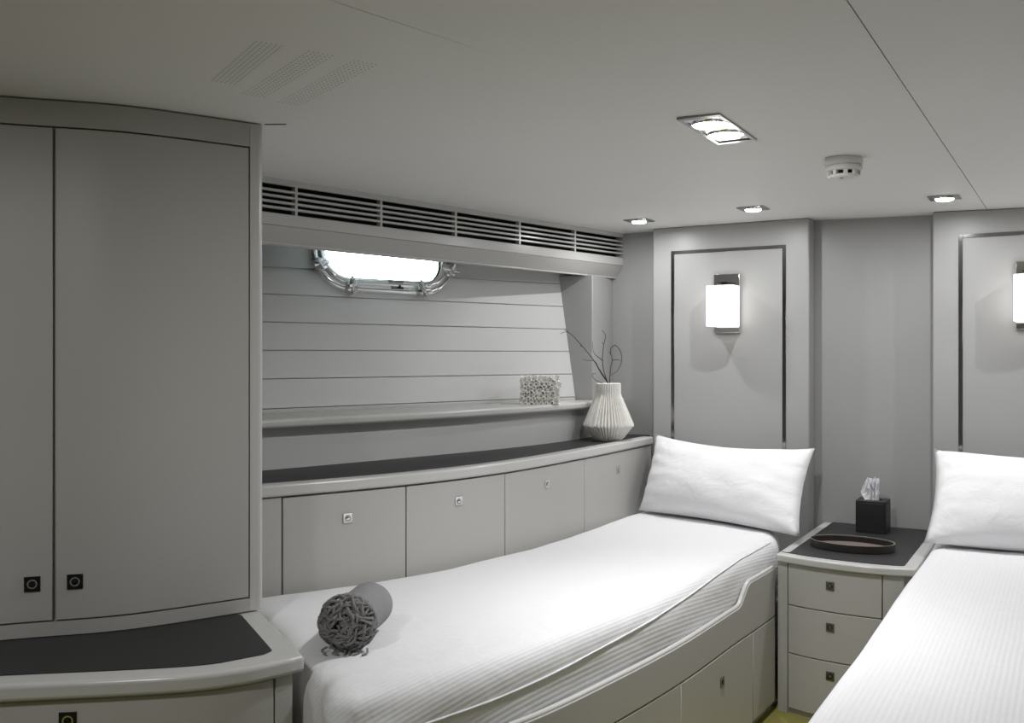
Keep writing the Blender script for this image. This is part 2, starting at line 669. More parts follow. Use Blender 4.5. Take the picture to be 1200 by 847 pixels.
# port panel: split along x = -1 so the gentle camber stays planar, with a short open seam
MB().add(ceil_piece([(-1.0, E0), (sx0 - g, E0), (sx1 - g, E1), (-1.0, E1)])).build('panel', M['ceiling'], cl)
ys, ye = E0, 1.80
MB().add(ceil_piece([(-4.2, E0), (slit(ys) - .0012, ys), (slit(1.5) - .0012, 1.5), (slit(ye), ye), (slit(1.5) + .0012, 1.5), (slit(ys) + .0012, ys), (-1.0, E0), (-1.0, E1), (-4.2, E1)])).build('panel', M['ceiling'], cl)
MB().add(prism([(-1.885, 1.925), (-1.835, 1.952), (-1.834, 1.956), (-1.885, 1.931)], 1.998, 2.001)).build('seam_gasket', M['blackchrome'], cl)

# ================================================================ CEILING FITTINGS
def glow(t, loc, power):
    L = bpy.data.lights.new('lamp_glow', 'AREA')
    L.shape = 'DISK'
    L.size = .014
    L.energy = power
    L.color = (0.985, 0.985, 1.0)
    lo = bpy.data.objects.new('lamp_glow', L)
    COL.objects.link(lo)
    lo.parent = t
    lo.location = loc


def downlight(x, y, label, group='small square ceiling downlights'):
    z = ceil_z(x)
    t = thing('downlight', label, 'light', (x, y, z), group)
    s = .056
    # square plate with a round opening
    n = 32
    out, inn = [], []
    for k in range(n):
        a = 2 * math.pi * k / n + math.pi / 4
        c, sn = math.cos(a), math.sin(a)
        q = s / max(abs(c), abs(sn))
        out.append((x + c * q, y + sn * q))
        inn.append((x + c * .038, y + sn * .038))
    v = [(p[0], p[1], z - .004) for p in out] + [(p[0], p[1], z - .0045) for p in inn] + [(p[0], p[1], z) for p in out] + [(p[0], p[1], z) for p in inn]
    f = []
    for k in range(n):
        j = (k + 1) % n
        f += [(k, j, n + j, n + k), (k, 2 * n + k, 2 * n + j, j), (n + k, n + j, 3 * n + j, 3 * n + k), (2 * n + k, 3 * n + k, 3 * n + j, 2 * n + j)]
    MB().add((v, f)).build('frame', M['steel'], t)
    MB().add(lathe([(.034, z - .004), (.037, z - .009), (.040, z - .009), (.042, z - .004)], 32, x, y)).build('bezel', M['chrome'], t, smooth=40)
    MB().add(lathe([(.034, z - .006), (.030, z - .012), (.018, z - .0145)], 24, x, y)).build('lens', M['lamp'], t, smooth=60)
    L = bpy.data.lights.new('lamp', 'SPOT')
    L.energy = SPOT_W
    L.color = (0.985, 0.985, 1.0)
    L.spot_size = math.radians(SPOT_ANG)
    L.spot_blend = SPOT_BL
    L.shadow_soft_size = .013
    lo = bpy.data.objects.new('lamp', L)
    COL.objects.link(lo)
    lo.parent = t
    lo.location = (0, 0, -.045)
    glow(t, (0, 0, -.018), DISK_W)
    return t


downlight(-1.717, 4.147, 'square ceiling downlight over the left end of the left headboard')
downlight(-1.158, 4.05, 'square ceiling downlight over the right end of the left headboard')
downlight(-.415, 4.06, 'square ceiling downlight nearest the long ceiling seam, over right headboard')

downlight(.165, 4.06, 'square ceiling downlight added out of view over the right end of the right headboard')  # unseen, added for more light, mirroring the pair over the left headboard


# double fittings
def twin(dx, dy, label, power, ang, disk):
    dz = ceil_z(dx)
    t = thing('twin_downlight', label, 'light', (dx, dy, dz))
    hw, hl = .058, .172
    mb = MB()
    for x0, x1, y0, y1 in ((-hw, hw, -hl, -hl + .022), (-hw, hw, hl - .022, hl), (-hw, -hw + .012, -hl + .022, hl - .022), (hw - .012, hw, -hl + .022, hl - .022)):
        mb.add(box(dx + x0, dx + x1, dy + y0, dy + y1, dz - .006, dz))
    mb.build('frame', M['steel'], t, bevel=.001)
    MB().add(box(dx - hw + .012, dx + hw - .012, dy - hl + .022, dy + hl - .022, dz - .003, dz)).build('reflector_plate', M['chrome'], t)
    for s in (-1, 1):
        cy = dy + s * .068
        MB().add(lathe([(.046, dz - .003), (.050, dz - .007), (.053, dz - .007), (.055, dz - .003)], 32, dx, cy)).build('bezel', M['chrome'], t, smooth=40)
        MB().add(lathe([(.047, dz - .005), (.042, dz - .008), (.026, dz - .010)], 28, dx, cy)).build('lens', M['lamp'], t, smooth=60)
        L = bpy.data.lights.new('lamp', 'SPOT')
        L.energy = power
        L.color = (0.985, 0.985, 1.0)
        L.spot_size = math.radians(ang)
        L.spot_blend = 1.0
        L.shadow_soft_size = .04
        lo = bpy.data.objects.new('lamp', L)
        COL.objects.link(lo)
        lo.parent = t
        lo.location = (0, s * .068, -.05)
        glow(t, (0, s * .068, -.016), disk)


twin(-.832, 2.575, 'rectangular ceiling light with two bright lamps side by side', DOUBLE_W, DOUBLE_ANG, DISK2_W)
twin(-1.30, .45, 'added out-of-view twin ceiling light that brightens the wardrobe', AFT_FILL_W, AFT_FILL_ANG, 3.6)  # unseen fitting, added as fill light for the wardrobe

# smoke detector
sx, sy = -.61, 3.13
sz = ceil_z(sx)
t = thing('smoke_detector', 'round white smoke detector on the ceiling', 'smoke detector', (sx, sy, sz))
MB().add(lathe([(.056, sz), (.058, sz - .004), (.058, sz - .020), (.055, sz - .024)], 36, sx, sy)).build('base', M['white'], t, smooth=40)
MB().add(lathe([(.051, sz - .024), (.056, sz - .030), (.056, sz - .038), (.050, sz - .042)], 36, sx, sy)).build('collar', M['white'], t, smooth=40)
MB().add(lathe([(.040, sz - .042), (.038, sz - .054)], 30, sx, sy)).build('vent_core', M['dark'], t, smooth=40)
mb = MB()
for k in range(9):
    a = 2 * math.pi * k / 9 + .15
    mb.add(([(sx + (x * math.cos(a) - y * math.sin(a)), sy + (x * math.sin(a) + y * math.cos(a)), z) for x, y, z in box(.035, .050, -.006, .006, sz - .056, sz - .041)[0]], box(0, 1, 0, 1, 0, 1)[1]))
mb.build('rib', M['white'], t)
MB().add(lathe([(.047, sz - .054), (.044, sz - .061), (.030, sz - .066), (.012, sz - .067)], 36, sx, sy)).build('cap', M['white'], t, smooth=40)
MB().add(box(sx - .006, sx + .006, sy - .032, sy - .026, sz - .0675, sz - .064)).build('indicator', M['steel'], t)

# perforated grille: three strips of small holes in the ceiling
t = thing('ceiling_grille', 'faint perforated strips in the ceiling above the wardrobe', 'vent', (-1.52, 1.61, CEIL))
for (ax, ay), (bx_, by_) in (((-1.393, 1.435), (-1.680, 1.585)), ((-1.345, 1.535), (-1.700, 1.700)), ((-1.305, 1.630), (-1.680, 1.800))):
    mb = MB()
    A, B = Vector((ax, ay)), Vector((bx_, by_))
    D = (B - A)
    nn = Vector((-D.y, D.x)).normalized()
    for r_ in range(6):
        for k in range(26):
            p = A + D * (k / 25) + nn * ((r_ - 2.5) * .0105)
            a0 = k * .7
            mb.add(([(p.x + .0021 * math.cos(q * math.pi / 3 + a0), p.y + .0021 * math.sin(q * math.pi / 3 + a0), CEIL - .0006) for q in range(6)], [(5, 4, 3, 2, 1, 0)]))
    mb.build('perforation', M['perf'], t, kind='stuff', keep=True)

# ================================================================ VENT GRILLE over the nook
t = thing('vent_grille', 'long grey slatted air vent along the ceiling above the boarded nook', 'vent', (-2.25, 3.3, 1.877))
MB().add(band(FAS, -.05, -.045, 1.840, 2.021)).build('backing', M['dark'], t)
zt, zb = 1.979, 1.877
for k in range(4):
    zc = zb + (zt - zb) * (k + 1) / 5
    MB().add(band(FAS, -.022, -.004, zc - .0043, zc + .0043)).build('slat', M['rim'], t, bevel=.0015, seg=1)
for y in (2.612, 2.997, 3.393, 3.786, 4.176):
    p = [at_y(FAS, y - .005), at_y(FAS, y + .005)]
    MB().add(band(p, -.026, -.003, zb, zt)).build('divider', M['rim'], t)

# ================================================================ SHELF + BACKSPLASH + LOCKER (left inboard side)
LOCK = catmull([(-2.195, 2.04), (-2.13, 2.165), (-1.93, 2.63), (-1.82, 3.1), (-1.785, 3.72), (-1.78, 4.455)])
BACK = catmull([(-2.56, 2.02), (-2.42, 2.46), (-2.22, 3.12), (-2.095, 3.60), (-2.04, 4.0), (-2.034, 4.32), (-2.034, 4.56)])
# shelf
she = catmull([(-2.50, 2.02), (-2.365, 2.42), (-2.17, 3.05), (-2.045, 3.55), (-1.985, 4.0), (-1.965, 4.36), (-1.957, 4.50)])
poly = she + [(-1.958, 4.545), (-1.968, 4.557), (-2.033, 4.557), (-2.034, 4.315), (hull_x(4.32, 1.16) + .02, 4.315)]
poly += [(hull_x(y, 1.16) + .006, y) for y in (4.0, 3.4, 2.8, 2.2)]
t = thing('wall_shelf', 'long narrow grey shelf at the foot of the boarded wall', 'shelf', (-2.2, 3.2, 1.122))
MB().add(prism(poly, 1.124, 1.156)).build('board', M['rim'], t, bevel=.010, seg=3)
MB().add(band(sub(BACK, 2.04, 4.315), -.02, 0, .965, 1.124)).build('backsplash', M['plank'], t)

t = thing('side_locker', 'long low grey locker with curved front along the left bed', 'cabinet', (-1.95, 3.2, FL))
MB().add(prism(offset(LOCK, -.016) + [(-2.03, 4.455), (-2.03, 4.0), (-2.3, 3.2), (-2.5, 2.15)], FL, .938)).build('body', M['paint'], t)
# top: pale rim along the front, dark inset behind it
MB().add(band(LOCK, -.045, .012, .940, .978)).build('rim', M['rim'], t, bevel=.008, seg=3)
MB().add(prism(offset(LOCK, -.0455) + [(-1.83, 4.557)] + [(p[0] + .001, p[1]) for p in sub(BACK, 2.06, 4.55)[::-1]], .945, .976)).build('inset_top', M['inset'], t)
ysd = [2.224, 2.631, 3.101, 3.710, 4.452]
lat = [((2.424), .851), ((2.852), .861), ((3.389), .865), ((4.049), .853)]
MB().add(band(sub(LOCK, 2.05, 2.221), -.0155, 0, FL, .936)).build('filler', M['paint'], t)
for (a, b_), (ly, lz) in zip(zip(ysd, ysd[1:]), lat):
    d = MB().add(band(sub(LOCK, a + .0022, b_ - .0022), -.0155, 0, .34, .934)).build('door', M['paint'], t, bevel=.0015, seg=1)
    p = at_y(LOCK, ly)
    latch(d, (p[0], p[1], lz), normal_at(LOCK, ly), 'silver', 'chrome square latch')

# ================================================================ WARDROBE on DRESSER (left)
WARD = catmull([(-2.47, 1.05), (-2.23, 1.39), (-2.04, 1.61), (-1.888, 1.921)])
t = thing('wardrobe', 'tall grey wardrobe with a bowed front standing on the dresser', 'wardrobe', (-2.3, 1.6, .688))
ZB, ZT = .688, 1.996
body = offset(sub(WARD, 1.05, 1.885), -.019) + [(-2.0, 1.965), (-2.58, 2.165), (-2.6, 1.1)]
MB().add(prism(body, ZB, ZT)).build('body', M['paint'], t)
MB().add(band(sub(WARD, 1.05, 1.8895), -.0185, 0, 1.934, ZT)).build('top_rail', M['paint'], t, bevel=.001)
MB().add(band(sub(WARD, 1.05, 1.8895), -.0185, 0, ZB, .722)).build('bottom_rail', M['paint'], t, bevel=.001)
# rounded end post
pe = sub(WARD, 1.890, 1.912)
post = fillet([pe[0], (-1.8865, 1.9255), (-1.965, 1.957), (-1.985, 1.93)], [0, .018, .004, 0], 8)
MB().add(prism(post, ZB, ZT)).build('end_post', M['rim'], t, smooth=50)
for a, b_, ly in ((1.07, 1.482, 1.447), (1.482, 1.889, 1.516)):
    d = MB().add(band(sub(WARD, a + .0022, b_ - .0022), -.0185, 0, .7255, 1.930)).build('door', M['paint'], t, bevel=.0015, seg=1)
    p = at_y(WARD, ly)
    latch(d, (p[0], p[1], .818), normal_at(WARD, ly), 'black', 'square chrome latch coloured black like its dark reflection')

DRES = catmull([(-2.38, .84), (-2.17, 1.02), (-1.934, 1.21), (-1.668, 1.425), (-1.575, 1.54), (-1.537, 1.63), (-1.527, 1.664)])
t = thing('dresser', 'low grey bow fronted dresser with black top under the wardrobe', 'dresser', (-2.0, 1.5, FL))
dpoly = DRES + [(-1.522, 1.682), (-1.875, 1.906), (-2.0, 1.975), (-2.5, 2.13), (-2.5, .85)]
nD = len(DRES)


def inset_poly(o):
    return offset(DRES, o)


rimp = fillet(dpoly, [0] * nD + [.02, 0, 0, 0, 0], 8)
MB().add(prism(rimp, .645, .684)).build('top_rim', M['rim'], t, bevel=.010, seg=4)
ip = offset(DRES, -.062)
ip = [p for p in ip if p[0] < -1.64]
insp = fillet(ip + [(-1.605, 1.638), (-1.609, 1.668), (-1.90, 1.855), (-2.4, 1.85), (-2.49, 1.2)], [0] * len(ip) + [.0, .012, 0, 0, 0], 4)
MB().add(prism(insp, .66, .6862)).build('inset_top', M['inset'], t)
face = offset(DRES, -.030)
bp_ = fillet(face + [(-1.556, 1.668), (-1.885, 1.88), (-2.48, 2.1), (-2.48, .9)], [0] * nD + [.006, 0, 0, 0], 8)
MB().add(prism([(x, y) for x, y in bp_], FL, .645)).build('body', M['paint'], t, smooth=40)
FACE = offset(DRES, -.014)
dr = MB().add(band(sub(FACE, .95, 1.618), -.014, .0, .33, .642)).build('drawer', M['paint'], t, bevel=.0015, seg=1)
p = at_y(FACE, 1.302)
latch(dr, (p[0], p[1], .598), normal_at(FACE, 1.302), 'black', 'square chrome latch coloured black like its dark reflection')
MB().add(band(sub(FACE, 1.6225, 1.664), -.014, .0, FL, .645)).build('corner_post', M['paint'], t, bevel=.007, seg=3)

# ================================================================ HEADBOARDS
def headboard(x0, x1, label, tx0, tx1):
    t = thing('headboard', label, 'headboard', ((x0 + x1) / 2, 4.50, .30), 'tall padded wall headboards')
    bx = box(x0, x1, 4.455, 4.5595, .30, 2.0)
    bx = ([(a, b_, c if c < 1 else ceil_z(a) - .001) for a, b_, c in bx[0]], bx[1])
    MB().add(bx).build('panel', M['wall'], t, bevel=.007, seg=4)
    zt = 1.884
    w = .0165
    mb = MB()
    for a, b_, c, d in ((tx0, tx0 + w, .62, zt), (tx1 - w, tx1, .62, zt), (tx0 + w, tx1 - w, zt - w, zt)):
        mb.add(box(a, b_, 4.4525, 4.456, c, d))
    mb.build('inlay', M['steel'], t, bevel=.0008, seg=1)  # chrome strip; the dark room it mirrors is put into the metal colour
    t['label'] = label
    return t


headboard(-1.772, -1.018, 'grey headboard panel with chrome inlay rising behind the left pillow', -1.677, -1.122)
headboard(-.502, .252, 'grey headboard panel with chrome inlay rising behind the right pillow', -.402, .152)


def sconce(x, label):
    t = thing('wall_sconce', label, 'wall lamp', (x, 4.455, 1.48), 'lit wall sconces')
    mb = MB()
    z0, z1, hw = 1.482, 1.760, .062
    mb.add(box(x - hw, x + hw, 4.436, 4.4545, z0, z1))
    mb.build('back_plate', M['chrome'], t, bevel=.002)
    mb = MB()
    mb.add(box(x - .012, x + .012, 4.395, 4.436, 1.69, 1.72))
    mb.add(tube([(x - .035, 4.437, 1.705), (x - .035, 4.41, 1.715), (x + .035, 4.41, 1.715), (x + .035, 4.437, 1.705)], .004, 8))
    mb.build('bracket', M['blackchrome'], t, smooth=40)
    # white glass shade with a gently bowed front
    s0, s1, n = 1.512, 1.700, 10
    pl = [(x - .066 + .132 * k / n, 4.338 - .012 * (1 - (2 * k / n - 1) ** 2)) for k in range(n + 1)] + [(x + .066, 4.425), (x - .066, 4.425)]
    MB().add(prism(pl, s0, s1)).build('shade', M['shade'], t, bevel=.003)
    return t


sconce(-1.395, 'glowing white box sconce on chrome plate above the left pillow')
sconce(-.125, 'glowing white box sconce on chrome plate above the right pillow')

# ================================================================ BEDS
BED = catmull([(-1.33, 1.50), (-1.22, 1.78), (-1.127, 2.07), (-1.065, 2.47), (-1.025, 2.85), (-1.005, 3.28), (-.988, 3.55), (-.981, 3.74), (-.978, 3.90)])
t = thing('bed', 'built-in berth with drop-front board left of the nightstand', 'bed', (-1.4, 3.0, FL))
front = sub(BED, 1.56, 3.730)


def rail_z(y):
    k = min(1, max(0, (y - 3.335) / .115))
    k = k * k * (3 - 2 * k)
    lo = .487
    return lo + (.556 - lo) * k


# front board with the swept-up end
fine = [at_y(BED, 1.56 + (3.730 - 1.56) * k / 70) for k in range(71)]
a, c = offset(fine, 0), offset(fine, -.022)
v = []
for p, q in zip(a, c):
    z = rail_z(p[1])
    v += [(p[0], p[1], .372), (p[0], p[1], z), (q[0], q[1], z), (q[0], q[1], .372)]
f = []
for i in range(70):
    for j in range(4):
        f.append((i * 4 + j, i * 4 + (j + 1) % 4, (i + 1) * 4 + (j + 1) % 4, (i + 1) * 4 + j))
f += [(3, 2, 1, 0), (280, 281, 282, 283)]
MB().add((v, f)).build('front_board', M['paint'], t, bevel=.004, seg=2)
cap = []
for p, q in zip(offset(fine, -.011), fine):
    cap.append((p[0], p[1], rail_z(q[1]) + .001))
MB().add(tube(cap, .0085, 8)).build('edge_bead', M['rim'], t, smooth=50)
bodyp = offset(front, -.024) + [(-1.79, 3.70), (-1.80, 3.1), (-1.9, 2.63), (-2.09, 2.2), (-1.7, 1.82)]
MB().add(prism(offset(front, -.024) + [(-1.76, 3.705), (-1.79, 3.1), (-1.90, 2.63), (-2.06, 2.25), (-1.87, 1.95)], FL, .40)).build('base', M['paint'], t)
MB().add(box(-1.76, -1.0, 3.705, 4.44, FL, .40)).build('head_base', M['paint'], t)
for a, b_, lt in ((1.60, 2.10, None), (2.105, 2.812, None), (2.816, 3.47, (3.163, .277)), (3.474, 3.729, None)):
    o = MB().add(band(sub(BED, a, b_), -.023, 0, FL + .04, .368)).build('door' if b_ < 3.6 else 'end_panel', M['paint'], t, bevel=.0015, seg=1)
    if lt:
        p = at_y(BED, lt[0])
        latch(o, (p[0], p[1], lt[1]), normal_at(BED, lt[0]), 'dull', 'small steel latch')


def mattress(name, poly, z0, z1, rad, mat, label, noise_amp, T0=None):
    o = MB().add(prism(poly, z0, z1)).build(name, mat, None)
    for kind in range(1):
        md = o.modifiers.new('b', 'BEVEL')
        md.width = rad
        md.segments = 6
        md.use_clamp_overlap = False
        md.limit_method = 'ANGLE'
        md.angle_limit = math.radians(40)
        md = o.modifiers.new('r', 'REMESH')
        md.mode = 'VOXEL'
        md.voxel_size = .018
        md.use_smooth_shade = True
        md = o.modifiers.new('s', 'SMOOTH')
        md.iterations = 8
        md.factor = .5
    bpy.context.view_layer.update()
    dg = bpy.context.evaluated_depsgraph_get()
    me = bpy.data.meshes.new_from_object(o.evaluated_get(dg))
    o.modifiers.clear()
    o.data = me
    org = ORG[o]
    for v in me.vertices:
        w = v.co + org
        if w.z < z0 + .03:
            continue
        q = noise.noise(Vector((w.x * 4.0, w.y * 2.2, w.z * 7))) * noise_amp
        q += noise.noise(Vector((w.x * 12, w.y * 5, w.z * 16))) * noise_amp * .35
        v.co += v.normal * q
        if T0: v.co += T0(w, v.normal)
    me.shade_smooth()
    return tag(o, label, 'mattress', 'white mattresses')


side = sub(BED, 1.60, 4.44)
mpoly = [(-1.868, 1.925), (-1.515, 1.684), (-1.345, 1.580)] + offset(sub(BED, 1.64, 3.86), -.028) + [(-1.02, 3.95), (-1.06, 4.10), (-1.14, 4.25), (-1.25, 4.36), (-1.40, 4.43)]
mpoly += [p for k, p in enumerate(offset(sub(LOCK, 2.07, 4.43), .003)[::-1]) if k % 9 == 0 and k < 44] + [offset(sub(LOCK, 2.07, 4.43), .003)[0]]
mpoly[2] = (-1.330, 1.572)


def corner_folds(w, nrm):
    """gathered sheet at the foot corner"""
    d = math.hypot(w.x + 1.30, w.y - 1.60)
    k = math.exp(-(d / .17) ** 2)
    s = math.sin((w.x * .85 - w.y * .5 + w.z * .9) * 55)
    return nrm * (k * .010 * s)


m1 = mattress('mattress', mpoly, .402, .647, .060, M['mattress'], 'white ribbed mattress sheet on the left bed with the rolled throw', .006, corner_folds)
# sheet hem running along the side
from mathutils.bvhtree import BVHTree
bmh = bmesh.new()
bmh.from_mesh(m1.data)
bvh = BVHTree.FromBMesh(bmh)
bmh.free()
hem = []
for k in range(60):
    y = 1.72 + (3.84 - 1.72) * k / 59
    p = at_y(BED, y)
    nv = normal_at(BED, y)
    kz = (y - 1.80) / 2.25
    z = .548 + .082 * min(1, kz * 1.35)
    org = ORG[m1]
    hit = bvh.ray_cast(Vector((p[0], p[1], z)) + nv * .2 - org, -nv)
    q = hit[0] + org + nv * .0008
    hem.append(tuple(q))
MB().add(tube(hem, .0032, 6)).build('piping', M['mattress'], m1, smooth=60)

# right bed
t = thing('bed', 'right-hand grey berth base under the white sheet beside the nightstand', 'bed', (-.05, 2.7, FL))
MB().add(box(-.425, .335, .95, 4.44, FL, .44)).build('base', M['paint'], t, bevel=.004)
MB().add(box(-.430, .340, .94, 4.44, .44, .475)).build('rail', M['paint'], t, bevel=.004)
m2 = mattress('mattress', fillet([(-.468, .90), (.36, .90), (.36, 4.43), (-.468, 4.43)], .03, 5), .4765, .647, .045, M['mattress2'], 'white ribbed mattress sheet on the right bed, bare of any throw', .004)


# pillows
def pillow(name, BL, BR, TL, TR, thick, label, seed):
    """corners in world space, front towards the viewer"""
    BL, BR, TL, TR = map(Vector, (BL, BR, TL, TR))
    N = (BR - BL).cross(TL - BL).normalized()
    if N.y > 0: N = -N
    nu, nv = 44, 26
    rnd = Vector((seed * 3.1, seed * 7.7, seed))

    def surf(u, v, s):
        # pinch the sides between the corners
        pu = u + (0.5 - u) * .055 * (1 - (2 * v - 1) ** 2)
        pv = v + ((0.5 - v) * .06 - max(0, v - .5) * .16) * (1 - abs(2 * u - 1) ** 1.7)
        P = (BL * (1 - pu) + BR * pu) * (1 - pv) + (TL * (1 - pu) + TR * pu) * pv
        e = max(0, 1 - abs(2 * u - 1) ** 2.6) * max(0, 1 - abs(2 * v - 1) ** 2.2)
        h = thick * .5 * e ** .55
        q = noise.noise(Vector((u * 5, v * 3, s)) + rnd) * .012 * e
        edge = abs(2 * u - 1) ** 2.2
        q += math.sin(v * 34 + u * 6 + 3 * noise.noise(Vector((u * 7, v * 7, seed)))) * .0085 * edge * (e ** .5)
        return P + N * (s * h + q)
    mb = MB()
    v, f = [], []
    for s in (1, -1):
        for i in range(nu + 1):
            for j in range(nv + 1):
                v.append(tuple(surf(i / nu, j / nv, s)))
    m_ = nv + 1
    B = (nu + 1) * m_
    for i in range(nu):
        for j in range(nv):
            q = (i * m_ + j, (i + 1) * m_ + j, (i + 1) * m_ + j + 1, i * m_ + j + 1)
            f.append(q)
            f.append(tuple(B + k for k in q[::-1]))
    mb.add((v, f))
    o = mb.build(name, M['pillow'], None, smooth=180)
    bm = bmesh.new()
    bm.from_mesh(o.data)
    bmesh.ops.remove_doubles(bm, verts=bm.verts, dist=.0006)
    bmesh.ops.recalc_face_normals(bm, faces=bm.faces)
    bm.to_mesh(o.data)
    bm.free()
    o.data.shade_smooth()
    return tag(o, label, 'pillow', 'white pillows against the headboards')


pillow('pillow', (-1.730, 4.17, .658), (-.937, 3.93, .648), (-1.735, 4.395, .995), (-.962, 4.32, .970), .22, 'white pillow leaning on the left headboard beside the locker', 1)
pillow('pillow', (-.478, 3.96, .662), (.285, 3.98, .662), (-.485, 4.36, .985), (.275, 4.36, .985), .22, 'white pillow leaning on the right headboard beyond the nightstand', 2)

# ================================================================ NIGHTSTAND
t = thing('nightstand', 'grey three drawer nightstand with black top between the two beds', 'nightstand', (-.72, 4.1, FL))
fr_ = [(-.974, 3.718), (-.945, 3.712), (-.86, 3.685), (-.75, 3.668), (-.64, 3.664), (-.56, 3.672), (-.50, 3.69)]
NF = catmull(fr_, 6)
top = fillet([(-.976, 4.556), (-.976, 3.722)] + NF[1:-1] + [(-.474, 3.70), (-.474, 4.450), (-.506, 4.452), (-.506, 4.556)], [0, .05] + [0] * (len(NF) - 2) + [.06, 0, 0, 0], 8)
MB().add(prism(top, .583, .612)).build('top_rim', M['rim'], t, bevel=.008, seg=4)
itop = fillet([(-.935, 4.555), (-.935, 3.765)] + [(x, y + .050) for x, y in NF[2:-2]] + [(-.515, 3.745), (-.515, 4.555)], [0, .02] + [0] * (len(NF) - 4) + [.02, 0], 4)
MB().add(prism(itop, .59, .6142)).build('inset_top', M['inset'], t)
NB = [(x, y + .032) for x, y in NF]
bpo = fillet([(-.973, 4.555), (-.973, 3.745)] + NB[1:-1] + [(-.488, 3.732), (-.488, 4.450), (-.506, 4.452), (-.506, 4.555)], [0, .012] + [0] * (len(NB) - 2) + [.05, 0, 0, 0], 6)
MB().add(prism(bpo, FL, .583)).build('body', M['paint'], t, smooth=40)
# drawer fronts follow the bow
ND = [(x, y + .018) for x, y in NF]


def byx(path, x0, x1):
    def at(x):
        for (a, c), (b_, d) in zip(path, path[1:]):
            if a <= x <= b_:
                return (x, c + (d - c) * (x - a) / (b_ - a))
    return [at(x0)] + [p for p in path if x0 < p[0] < x1] + [at(x1)]


DW = byx(ND, -.930, -.585)
for z0, z1, lz in ((.424, .580, .520), (.240, .420, .366), (.030, .236, .186)):
    pl = DW + [(x, y + .016) for x, y in DW[::-1]]
    d = MB().add(prism(pl, z0, z1)).build('drawer', M['paint'], t, bevel=.0015, seg=1)
    q = byx(ND, -.766, -.70)[0]
    latch(d, (q[0], q[1], lz), Vector((-.16, -.98, 0)), 'dull', 'small steel latch')
for x0, x1, nm in ((-.972, -.9335, 'left_stile'), (-.5815, -.512, 'right_stile')):
    W = byx(ND, x0, x1)
    MB().add(prism(W + [(x, y + .018) for x, y in W[::-1]], FL, .583)).build(nm, M['paint'], t, bevel=.003)

# tray
cx, cy, z0 = -.742, 3.972, .6145
t = thing('tray', 'oval dark leather tray lying on the nightstand', 'tray', (cx, cy, z0))


def oval(rx, ry, n=56):
    return [(cx + rx * math.cos(2 * math.pi * k / n), cy + ry * math.sin(2 * math.pi * k / n)) for k in range(n)]


n = 56
o_, i_ = oval(.160, .110), oval(.153, .103)
v = [(x, y, z0) for x, y in o_] + [(x, y, z0 + .030) for x, y in o_] + [(x, y, z0 + .030) for x, y in i_] + [(x, y, z0 + .005) for x, y in i_]
f = []
for r_ in range(3):
    for k in range(n):
        j = (k + 1) % n
        f.append((r_ * n + k, r_ * n + j, (r_ + 1) * n + j, (r_ + 1) * n + k))
f.append(tuple(range(n - 1, -1, -1)))
f.append(tuple(range(3 * n, 4 * n)))
MB().add((v, f)).build('wall', M['brownleather'], t, bevel=.002)
MB().add(prism(oval(.152, .102), z0 + .005, z0 + .0065)).build('lining', M['suede'], t)
path = [(Vector((x, y, z0 + .0302)), Vector(((x - cx), (y - cy), 0)).normalized(), Vector((0, 0, 1))) for x, y in oval(.1595, .1095)]
MB().add(ring_sweep(path, [(-.0008, -.0006), (-.0008, .0008), (.0008, .0008), (.0008, -.0006)])).build('stitching', M['stitch'], t)

# tissue box
t = thing('tissue_box', 'black leather cube tissue box on the nightstand', 'tissue box', (-.735, 4.41, .6145))
x0, x1, y0, y1, z0, z1 = -.797, -.673, 4.345, 4.469, .6145, .752
MB().add(box(x0, x1, y0, y1, z0, z1 - .008)).build('box', M['leather'], t, bevel=.003, seg=3)
hole_ = [(x0, y0), (x1, y0), (x1, y1), (x0, y1)]
sl = [(-.770, 4.385), (-.700, 4.385), (-.700, 4.430), (-.770, 4.430)]
v = [(x, y, z1 - .008) for x, y in hole_] + [(x, y, z1) for x, y in hole_] + [(x, y, z1 - .008) for x, y in sl] + [(x, y, z1) for x, y in sl]
f = []
for k in range(4):
    j = (k + 1) % 4
    f += [(k, j, 4 + j, 4 + k), (8 + k, 12 + k, 12 + j, 8 + j), (4 + k, 4 + j, 12 + j, 12 + k), (k, 8 + k, 8 + j, j)]
MB().add((v, f)).build('lid', M['leather'], t, bevel=.002)
for (ax, ay) in ((x0 + .003, y0 - .0002), (x1 - .003, y0 - .0002)):
    MB().add(tube([(ax, ay, z0 + .005), (ax, ay, z1 - .006)], .0006, 5)).build('stitching', M['brownleather'], t)
# tissue pulled out of the slot: a pleated, crumpled sheet
tr_ = random.Random(11)
plan = [(-.765, 4.400), (-.758, 4.418), (-.750, 4.396), (-.743, 4.420), (-.735, 4.398), (-.727, 4.417), (-.720, 4.397), (-.712, 4.414), (-.707, 4.402)]
v, f = [], []
nv = 7
tops = [.092, .106, .108, .101, .107, .110, .104, .108, .100]
for i, (x, y) in enumerate(plan):
    for j in range(nv + 1):
        w = j / nv
        jx, jy = (tr_.uniform(-.003, .003), tr_.uniform(-.004, .004)) if 0 < j else (0, 0)
        lean = (-.022 * math.sin(w * 3.0) if i == 0 else 0)
        v.append((-.737 + (x + .737) * (.78 + .22 * w) + jx + lean, 4.407 + (y - 4.407) * (.6 + .5 * w) + jy, .738 + w * tops[i] * (.86 if i == 0 else 1)))
m_ = nv + 1
for i in range(len(plan) - 1):
    for j in range(nv):
        f.append((i * m_ + j, (i + 1) * m_ + j, (i + 1) * m_ + j + 1, i * m_ + j + 1))
o = MB().add((v, f)).build('tissue', M['tissue'], None)
md = o.modifiers.new('t', 'SOLIDIFY')
md.thickness = .0008
tag(o, 'crumpled white tissue sticking up from the black tissue box', 'tissue')

